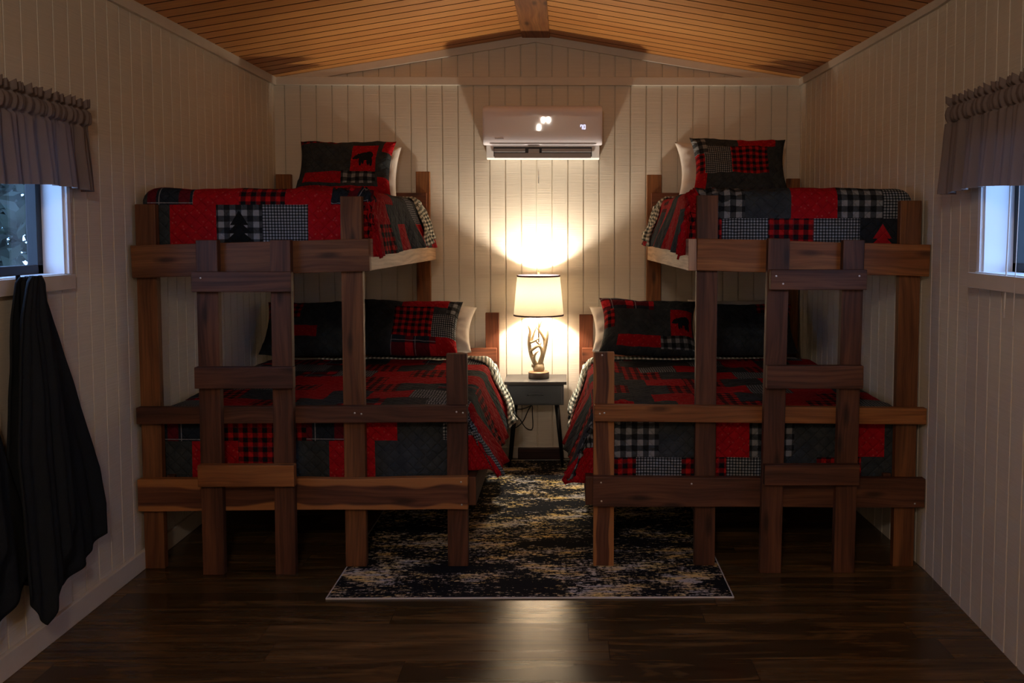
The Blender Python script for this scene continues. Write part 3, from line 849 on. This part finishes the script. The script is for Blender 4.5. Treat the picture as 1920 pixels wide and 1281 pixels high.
layLRb = layout([('rplaid', .6, 1, .7, 1), ('char', 0, 1, 0, 1)])
pillow('patchwork_pillow', 'patchwork pillow with a bear patch on the upper left bed', 'pillow', 'patchwork pillows', -1.645, -1.050, 2.072, 0.405, -0.52, -0.30, lay=layUL, ry=0.0, seed=1)
pillow('white_pillow', 'white pillow behind the bear patch pillow on upper left bed', 'pillow', 'white pillows', -1.56, -1.045, 2.055, 0.395, -0.37, -0.15, seed=2, corner=0.07)
pillow('patchwork_pillow', 'patchwork pillow without an animal on the upper right bed', 'pillow', 'patchwork pillows', 0.770, 1.372, 2.092, 0.425, -0.52, -0.30, lay=layUR, ry=0.02, corner=0.11, seed=3)
pillow('white_pillow', 'white pillow behind the patchwork pillow on upper right bed', 'pillow', 'white pillows', 0.700, 1.28, 2.085, 0.42, -0.37, -0.15, seed=4, corner=0.12)
pillow('patchwork_pillow', 'lower left bed patchwork pillow nearest the lamp, with red plaid patches', 'pillow', 'patchwork pillows', -1.255, -0.640, 1.085, 0.375, -0.60, -0.36, lay=layLLb, ry=0.03, seed=5, T=0.18)
pillow('patchwork_pillow', 'dark patchwork pillow on the lower left bed, towards the left wall', 'pillow', 'patchwork pillows', -1.845, -1.262, 1.075, 0.365, -0.60, -0.36, lay=layLLa, seed=6, T=0.18)
pillow('white_pillow', 'white pillow on lower left bed behind the red plaid pillow', 'pillow', 'white pillows', -1.20, -0.575, 1.045, 0.335, -0.42, -0.17, seed=7, ry=0.06, corner=0.10)
pillow('patchwork_pillow', 'lower right bed patchwork pillow nearest the lamp, red plaid top edge', 'pillow', 'patchwork pillows', 0.205, 0.815, 1.090, 0.380, -0.60, -0.36, lay=layLRa, ry=0.035, seed=8, T=0.18, corner=0.11)
pillow('patchwork_pillow', 'dark patchwork pillow on the lower right bed, towards the right wall', 'pillow', 'patchwork pillows', 0.822, 1.41, 1.060, 0.35, -0.60, -0.36, lay=layLRb, seed=9, T=0.18)
pillow('white_pillow', 'white pillow on the lower right bed nearest the lamp', 'pillow', 'white pillows', 0.160, 0.76, 1.045, 0.335, -0.42, -0.17, seed=10, ry=-0.05, corner=0.10)
pillow('white_pillow', 'white pillow on lower right bed, only its corner showing above', 'pillow', 'white pillows', 0.785, 1.36, 1.075, 0.365, -0.42, -0.17, seed=11, corner=0.12)

# ------------------------------------------------------------------ nightstand, lamp and what lies under them
ns = empty('nightstand', (-0.19, -0.175, 0), 'small blue-grey nightstand between the two bunk beds', 'nightstand')
NX0, NX1 = -0.388, 0.008
box('top', (NX0, -0.335, 0.547), (NX1, -0.026, 0.567), 'night_top', ns, 0.003)
box('body', (NX0+0.018, -0.318, 0.415), (NX1-0.018, -0.036, 0.547), 'night', ns, 0.003)
dr = box('drawer', (NX0+0.030, -0.330, 0.424), (NX1-0.030, -0.318, 0.540), 'night', ns, 0.003)
bm = tube_bm([(-0.235, -0.329, 0.482), (-0.235, -0.336, 0.487), (-0.19, -0.338, 0.489), (-0.145, -0.336, 0.487), (-0.145, -0.329, 0.482)], [0.005, 0.005, 0.005])
from_bm('drawer_pull', bm, M['night'], dr, True)
for sx, sy in ((0, 0), (1, 0), (0, 1), (1, 1)):
    xt = NX0+0.065 if sx == 0 else NX1-0.065; yt = -0.285 if sy == 0 else -0.065
    xb = xt+(-0.038 if sx == 0 else 0.038); yb = yt+(0.01 if sy == 0 else 0.015)
    bm = tube_bm([(xt, yt, 0.415), (xb, yb, 0.0065)], [0.013, 0.009], smooth_n=0, seg=12)
    from_bm('leg', bm, M['black_metal'], ns, True)

LX, LY = -0.172, -0.185
la = empty('table_lamp', (LX, LY, 0.567), 'antler table lamp with a cream drum shade on the nightstand', 'lamp')
from_bm('base', lathe_bm([(0.0001, 0.567), (0.066, 0.567), (0.067, 0.572), (0.067, 0.603), (0.064, 0.608)], LX, LY), M['dark_wood'], la, True)
from_bm('base_rim', lathe_bm([(0.064, 0.608), (0.060, 0.612), (0.0001, 0.613)], LX, LY), M['rim_wood'], la, True)
def az(x, y, dy=0.0):      # sketch units of the antler -> metres on the lamp
    return (LX+(x-437)/1565.0, LY+dy, 0.610+(1165-y)/1565.0*1.0)
bm = bmesh.new()
A = [([(425, 1165), (420, 1120), (390, 1060), (360, 990), (343, 900), (343, 820), (352, 760), (338, 710), (318, 678)], [.020, .018, .0145, .013, .012, .011, .009, .006, .0015], -.004),
     ([(455, 1165), (450, 1110), (470, 1030), (495, 940), (512, 870), (524, 800), (526, 760), (521, 735)], [.020, .017, .014, .013, .011, .009, .006, .0015], .004),
     ([(350, 960), (380, 935), (410, 912), (437, 903), (462, 928), (472, 985), (452, 1050), (437, 1110)], [.009, .009, .009, .0085, .010, .0105, .011, .011], -.012),
     ([(498, 900), (492, 840), (468, 790), (440, 745), (415, 715), (392, 692)], [.010, .010, .009, .0075, .005, .0015], .010),
     ([(352, 868), (385, 858), (415, 842), (455, 812)], [.009, .0075, .0055, .0015], -.012),
     ([(362, 860), (378, 810), (392, 765), (412, 722)], [.009, .0075, .006, .003], .008),
     ([(395, 1060), (392, 1010), (410, 975), (438, 955)], [.010, .009, .006, .0015], -.016),
     ([(405, 850), (425, 872), (450, 895)], [.0045, .006, .004], -.004),
     ([(440, 905), (455, 885), (466, 860)], [.006, .0045, .0015], -.010),
     ([(400, 1100), (375, 1110), (370, 1085)], [.010, .007, .002], -.01),
     ([(470, 1100), (480, 1105), (484, 1082)], [.010, .007, .002], .01),
     ([(440, 720), (465, 660), (500, 640)], [.006, .004, .0012], .01)]
for pts_, rad, dy in A: tube_bm([az(x, y, dy+0.006*math.sin(x*0.05+y*0.01)) for x, y in pts_], rad, bm, seg=10, smooth_n=5)
lathe_bm([(0.030, 0.611), (0.038, 0.625), (0.036, 0.640), (0.028, 0.655), (0.015, 0.66)], LX, LY, bm, seg=20)
from_bm('antler_stem', bm, M['antler'], la, True)
from_bm('lamp_rod', tube_bm([(LX, LY, 0.80), (LX, LY, 1.02)], [0.0045, 0.0045], smooth_n=0), M['antler'], la, True)
from_bm('socket', lathe_bm([(0.016, 0.98), (0.018, 1.02), (0.016, 1.06), (0.012, 1.065)], LX, LY, seg=24), M['rim_wood'], la, True)
SZ0, SZ1, SR0, SR1 = 0.977, 1.232, 0.161, 0.137
sh = from_bm('lamp_shade', lathe_bm([(SR0, SZ0), ((SR0+SR1)/2, (SZ0+SZ1)/2), (SR1, SZ1)], LX, LY, seg=64), M['shade'], la, True)
bm = lathe_bm([(SR0+.0015, SZ0-.004), (SR0+.0012, SZ0+.006), (SR0-.002, SZ0+.006), (SR0-.002, SZ0-.004), (SR0+.0015, SZ0-.004)], LX, LY, seg=64)
from_bm('shade_trim', bm, M['shade_trim'], sh, True)
bm = lathe_bm([(SR1+.0015, SZ1+.003), (SR1+.0022, SZ1-.008), (SR1-.002, SZ1-.008), (SR1-.002, SZ1+.003), (SR1+.0015, SZ1+.003)], LX, LY, seg=64)
from_bm('shade_trim', bm, M['shade_trim'], sh, True)
bm = bmesh.new()
for k in range(3):
    a = k*2*PI/3+0.5; tube_bm([(LX, LY, 1.228), (LX+SR1*math.cos(a), LY+SR1*math.sin(a), 1.226)], [0.0018, 0.0018], bm, smooth_n=0, seg=6)
from_bm('shade_spider', bm, M['steel'], sh, True)
from_bm('finial', lathe_bm([(0.0001, 1.228), (0.006, 1.232), (0.004, 1.240), (0.008, 1.250), (0.006, 1.258), (0.0001, 1.263)], LX, LY, seg=20), M['rim_wood'], la, True)
BZ = 1.120
bu = from_bm('bulb', lathe_bm([(0.012, 1.065), (0.016, 1.080), (0.027, 1.108), (0.029, 1.125), (0.024, 1.145), (0.012, 1.157), (0.0001, 1.160)], LX+0.0, LY, seg=24), M['bulb'], la, True)
ld = bpy.data.lights.new('lamp_bulb_light', 'POINT'); ld.energy = LAMP_W; ld.color = (1.0, 0.87, 0.70); ld.shadow_soft_size = 0.028
lo = bpy.data.objects.new('lamp_bulb_light', ld); C.objects.link(lo); lo.location = (LX, LY, BZ)
bu.visible_shadow = False
# power cord below the nightstand
bm = tube_bm([(-0.228, -0.012, 0.50), (-0.232, -0.014, 0.36), (-0.240, -0.02, 0.350), (-0.290, -0.025, 0.335), (-0.335, -0.03, 0.33), (-0.33, -0.03, 0.30), (-0.300, -0.03, 0.262),
              (-0.270, -0.028, 0.215), (-0.238, -0.025, 0.195), (-0.218, -0.024, 0.21), (-0.220, -0.022, 0.30), (-0.222, -0.02, 0.355), (-0.245, -0.02, 0.330), (-0.280, -0.022, 0.255), (-0.320, -0.022, 0.215), (-0.36, -0.02, 0.20)],
             [0.0032, 0.0032], seg=8)
tag(from_bm('power_cord', bm, M['black_plastic'], None, True), 'black lamp cord looped on the wall under the nightstand', 'power cord')
board_ = board('wooden_plank', (-0.315, -0.05, 0.042), (-0.030, -0.05, 0.042), (0, 0, 1), 0.070, 0.045, 'wood_black')
tag(board_, 'short dark wooden plank lying along the wall under the nightstand', 'plank')

# rug
rg = empty('area_rug', (-0.145, -1.23, 0), 'black rug with worn gold and grey streaks between the bunk beds', 'rug')
bm = bmesh.new()
RX0, RX1, RY0, RY1 = -0.985, 0.695, -2.398, -0.085
box_bm((RX0+0.006, RY0+0.006, 0.0006), (RX1-0.006, RY1-0.006, 0.006), 0.0, bm)
from_bm('rug_pile', bm, M['rug'], rg)
bm = bmesh.new()
for lo_, hi_ in (((RX0, RY0, 0.0005), (RX1, RY0+0.006, 0.0068)), ((RX0, RY1-0.006, 0.0005), (RX1, RY1, 0.0068)), ((RX0, RY0+0.006, 0.0005), (RX0+0.005, RY1-0.006, 0.0066)), ((RX1-0.005, RY0+0.006, 0.0005), (RX1, RY1-0.006, 0.0066))):
    box_bm(lo_, hi_, 0.001, bm)
from_bm('rug_binding', bm, M['binding'], rg)

# ------------------------------------------------------------------ mini split air conditioner
AX0, AX1 = -0.523, 0.236
ac = empty('air_conditioner', ((AX0+AX1)/2, 0, 1.98), 'white wall air conditioner showing 70 above the lamp', 'air conditioner')
def ac_prism(name, prof, x0, x1, mat, parent, edge=0.02, taper=0.0):
    bm = bmesh.new(); xs = [x0, x0+edge*0.15, x0+edge*0.5, x0+edge, x1-edge, x1-edge*0.5, x1-edge*0.15, x1]
    sc = [0.86, 0.93, 0.98, 1, 1, 0.98, 0.93, 0.86] if edge > 0.01 else [1]*8
    cy = sum(p[0] for p in prof)/len(prof); cz = sum(p[1] for p in prof)/len(prof)
    rr = [[bm.verts.new((x, cy+(y-cy)*k, cz+(z-cz)*(1-(1-k)*0.35))) for y, z in prof] for x, k in zip(xs, sc)]
    m_ = len(prof)
    for a, b in zip(rr, rr[1:]):
        for k in range(m_): bm.faces.new((a[k], a[(k+1) % m_], b[(k+1) % m_], b[k]))
    bm.faces.new(rr[0]); bm.faces.new(rr[-1][::-1])
    bmesh.ops.recalc_face_normals(bm, faces=bm.faces)
    return from_bm(name, bm, M[mat], parent)
body = [(-0.002, 2.300), (-0.10, 2.300), (-0.165, 2.285), (-0.178, 2.10), (-0.172, 2.055), (-0.155, 1.985), (-0.120, 1.975), (-0.002, 1.99)]
ac_prism('housing', body, AX0+0.020, AX1-0.018, 'ac_body', ac, 0.0)
# curved glossy front panel
T2 = math.tan(math.radians(2.0))      # the panel face leans 2 degrees
pf = [(-0.10, 2.318), (-0.150, 2.316), (-0.180, 2.308), (-0.200, 2.294), (-0.2085, 2.280), (-0.2110, 2.265)]
pf += [(-0.2110+T2*(2.265-z), z) for z in (2.24, 2.20, 2.15, 2.12)]+[(-0.2030, 2.095), (-0.198, 2.080), (-0.188, 2.068), (-0.170, 2.062), (-0.10, 2.064)]
pn = ac_prism('front_panel', pf, AX0, AX1, 'ac_panel', ac, 0.022)
for p in pn.data.polygons: p.use_smooth = True
box('vent_opening', (AX0+0.066, -0.1735, 1.992), (AX1-0.066, -0.166, 2.052), 'ac_dark', ac, 0.0)
bm = box_bm((AX0+0.072, -0.196, 1.980), (AX1-0.072, -0.188, 2.012), 0.003)
from_bm('vane', bm, M['ac_vane'], ac)
bm = bmesh.new()
for a, b in ((AX0+0.070, -0.255), (-0.150, AX1-0.070)): box_bm((a, -0.186, 2.019), (b, -0.181, 2.041), 0.002, bm)
from_bm('louver', bm, M['ac_vane'], ac)
box('vent_divider', (-0.235, -0.1835, 1.992), (-0.165, -0.174, 2.040), 'ac_vane', ac, 0.002)
# the 70 on the display: seven-segment strokes standing 0.4 mm off the panel
def seg_digit(x, z, on, w=0.0135, h=0.028, t=0.0032):
    bm = bmesh.new()
    sg = dict(a=((x+t*.4, z+h-t), (x+w-t*.4, z+h)), g=((x+t*.4, z+h/2-t/2), (x+w-t*.4, z+h/2+t/2)), d=((x+t*.4, z), (x+w-t*.4, z+t)),
              f=((x, z+h/2), (x+t, z+h)), b=((x+w-t, z+h/2), (x+w, z+h)), e=((x, z), (x+t, z+h/2)), c=((x+w-t, z), (x+w, z+h/2)))
    for k in on:
        (xa, za), (xb, zb) = sg[k]; box_bm((xa, -0.2110+T2*(2.265-zb)-0.0006, za), (xb, -0.2110+T2*(2.265-za)+0.0006, zb), 0.0, bm)
    return bm
DX, DZ = 0.096, 2.161
from_bm('display_digit', seg_digit(DX, DZ, 'fabc'), M['digit'], ac)
from_bm('display_digit', seg_digit(DX+0.019, DZ, 'abcdef'), M['digit'], ac)
bm = bmesh.new()
for k in range(9): box_bm((AX0+0.078+k*0.0062, -0.2054, 2.0985), (AX0+0.082+k*0.0062, -0.1990, 2.1025), 0.0, bm)
from_bm('badge', bm, M['logo'], ac)
# little pin on the wall below it
tag(from_bm('wall_pin', tube_bm([(-0.176, -0.004, 1.882), (-0.176, -0.010, 1.870), (-0.176, -0.010, 1.835), (-0.176, -0.006, 1.826)], [0.0022, 0.003, 0.003, 0.0022], seg=8), M['steel'], None, True),
    'tiny metal pin on the wall below the air conditioner', 'pin')

# ------------------------------------------------------------------ towels on the left wall
def sheet(bm, ed, base, amp, nf, seed, hem):
    """one hanging layer: ed = (z, y0, y1) rows; hem(a) lifts the bottom edge"""
    N = 60; rows = []
    zt = ed[0][0]; zb = ed[-1][0]
    K = 60
    for k in range(K+1):
        f = k/K
        row = []
        for i in range(N+1):
            a = i/N
            zb2 = zb+hem(a)
            z = zt+(zb2-zt)*f
            # outline lookup
            for (za, ya0, ya1), (zc, yc0, yc1) in zip(ed, ed[1:]):
                if z <= za+1e-6 and z >= zc-1e-6: q = (za-z)/(za-zc); break
            else: q = 1.0; (za, ya0, ya1), (zc, yc0, yc1) = ed[-2], ed[-1]
            y = (ya0+(yc0-ya0)*q)+((ya1+(yc1-ya1)*q)-(ya0+(yc0-ya0)*q))*a
            spread = min(1, 0.35+f*1.0)
            x = base+amp*spread*(math.sin(a*PI*nf+seed+0.6*math.sin(f*3+seed))*0.6+0.4*math.sin(a*PI*nf*2.3+seed*3+f))
            x += 0.02*math.sin(PI*a)*min(1, f*3)+0.004*mn.noise(Vector((a*9, f*9, seed)))
            if f < 0.04: x += 0.0
            row.append(bm.verts.new((XL+max(0.012, x), y, z)))
        rows.append(row)
    for r, s in zip(rows, rows[1:]):
        for i in range(N): bm.faces.new((r[i], r[i+1], s[i+1], s[i]))
def make_towel(label, layers, hook):
    root = empty('towel', (XL+0.05, hook[0], hook[1]), label, 'towel', 'dark towels on the left wall')
    for ed, base, amp, nf, seed, hem in layers:
        bm = bmesh.new(); sheet(bm, ed, base, amp, nf, seed, hem)
        o = from_bm('towel_fold', bm, M['towel'], root, True)
        sm = o.modifiers.new('thick', 'SOLIDIFY'); sm.thickness = 0.007; sm.offset = 0
    hk = empty('coat_hook', (XL+0.022, hook[0], hook[1]), 'small dark hook holding the '+('farther' if hook[0] > -3.1 else 'nearer')+' towel under the left window', 'hook')
    bm = tube_bm([(XL+0.022, hook[0], hook[1]+0.0), (XL+0.035, hook[0], hook[1]-0.004), (XL+0.052, hook[0], hook[1]-0.004), (XL+0.058, hook[0], hook[1]+0.008)], [0.005, 0.005, 0.005, 0.006], seg=8)
    from_bm('prong', bm, M['black_metal'], hk, True)
    box('hook_plate', (XL+0.0222, hook[0]-0.012, hook[1]-0.022), (XL+0.025, hook[0]+0.012, hook[1]+0.014), 'black_metal', hk, 0.0005)
E1 = [(1.352, -2.955, -2.895), (1.335, -2.985, -2.850), (1.22, -3.02, -2.790), (1.0, -3.045, -2.690), (0.75, -3.075, -2.580), (0.58, -3.06, -2.500), (0.42, -3.05, -2.455), (0.25, -2.99, -2.450), (0.10, -2.95, -2.49)]
E2 = [(1.356, -2.965, -2.900), (1.335, -2.990, -2.880), (1.22, -3.035, -2.86), (1.0, -3.07, -2.81), (0.75, -3.10, -2.76), (0.5, -3.08, -2.73), (0.3, -3.06, -2.71), (0.12, -3.05, -2.70)]
make_towel('dark charcoal towel hanging below the left window, fully in view',
           [([e for e in E1 if e[0] > 0.2], 0.045, 0.018, 4, 1.0, lambda a: -0.04+0.13*max(0, a-0.31)+0.3*max(0, 0.31-a)),
            (E2[:-1], 0.088, 0.016, 5, 2.3, lambda a: -0.16+0.52*max(0, a-0.28) if a > 0.28 else -0.16+0.5*(0.28-a))], (-2.93, 1.345))
E3 = [(e[0], e[1]-0.46, e[2]-0.48) for e in E1]; E4 = [(e[0], e[1]-0.46, e[2]-0.44) for e in E2]
make_towel('dark charcoal towel nearest the camera, cut off by the left frame edge',
           [([e for e in E3 if e[0] > 0.2], 0.045, 0.018, 4, 4.0, lambda a: -0.05+0.36*max(0, a-0.42)**1.3+0.35*max(0, 0.35-a)),
            (E4[:-1], 0.088, 0.016, 5, 5.3, lambda a: -0.16+0.5*abs(a-0.28))], (-3.40, 1.345))

# ------------------------------------------------------------------ ceiling light behind the camera (it glints on the air conditioner)
cl = empty('ceiling_light', (-0.10, -6.6, 2.76), 'small three-bulb ceiling light on the ridge board behind the camera', 'ceiling light')
from_bm('canopy', lathe_bm([(0.0001, 2.770), (0.06, 2.770), (0.055, 2.745), (0.0001, 2.74)], -0.10, -6.6, seg=24), M['steel'], cl, True)
for k, (dx, dz) in enumerate(((-0.27, -0.27), (-0.19, -0.17), (-0.09, -0.17))):
    from_bm('arm', tube_bm([(-0.10, -6.6, 2.75), (-0.10+dx*0.5, -6.6, 2.75+dz*0.7), (-0.10+dx, -6.6, 2.75+dz)], [0.005, 0.005], seg=8), M['steel'], cl, True)
    c = (-0.10+dx, -6.6, 2.75+dz-0.03)
    bm = bmesh.new(); bmesh.ops.create_uvsphere(bm, u_segments=20, v_segments=12, radius=0.026); bmesh.ops.translate(bm, verts=bm.verts, vec=c)
    b_ = from_bm('light_bulb', bm, M['bulb'], cl, True)
    b_.visible_shadow = False
    ld = bpy.data.lights.new('ceiling_bulb_light', 'POINT'); ld.energy = CEIL_W/3; ld.color = (1.0, 0.86, 0.72); ld.shadow_soft_size = 0.026
    lo = bpy.data.objects.new('ceiling_bulb_light', ld); C.objects.link(lo); lo.location = c

# ------------------------------------------------------------------ outside the windows
bm = bmesh.new()
for q in (((-30, -20, -0.5), (-2.2, -20, -0.5), (-2.2, 15, -0.5), (-30, 15, -0.5)), ((1.9, -20, -0.5), (30, -20, -0.5), (30, 15, -0.5), (1.9, 15, -0.5))):
    bm.faces.new([bm.verts.new(v) for v in q])
struct(from_bm('ground', bm, M['grass']))
def bush(x, y, h, r, seed, label):
    root = empty('leafy_tree', (x, y, -0.5), label, 'tree', 'trees outside the left window')
    from_bm('trunk', tube_bm([(x, y, -0.5), (x+0.05, y, h*0.4), (x, y+0.1, h*0.8)], [0.10, 0.07, 0.02], seg=8), M['bark'], root, True)
    rn = random.Random(seed); bm = bmesh.new()
    for k in range(12000):
        d = Vector((rn.gauss(0, 1), rn.gauss(0, 1), rn.gauss(0, 1))).normalized()*(rn.random()**0.3)
        c = Vector((x, y, h*0.45))+Vector((d.x*r, d.y*r, d.z*h*0.55))*(1+0.25*mn.noise(d*2+Vector((seed, 0, 0))))
        a = Vector((rn.uniform(-1, 1), rn.uniform(-1, 1), rn.uniform(-1, 1))).normalized(); b = a.orthogonal().normalized()
        s = rn.uniform(0.04, 0.09)
        bm.faces.new([bm.verts.new(c+a*s), bm.verts.new(c+b*s*0.5), bm.verts.new(c-a*s), bm.verts.new(c-b*s*0.5)])
    from_bm('foliage', bm, M['leaf'], root)
bush(-4.6, 0.3, 4.2, 1.5, 1, 'leafy tree outside the left window, nearest the glass')
bush(-8.0, 4.2, 8.0, 3.0, 2, 'leafy tree outside the left window, farthest away')
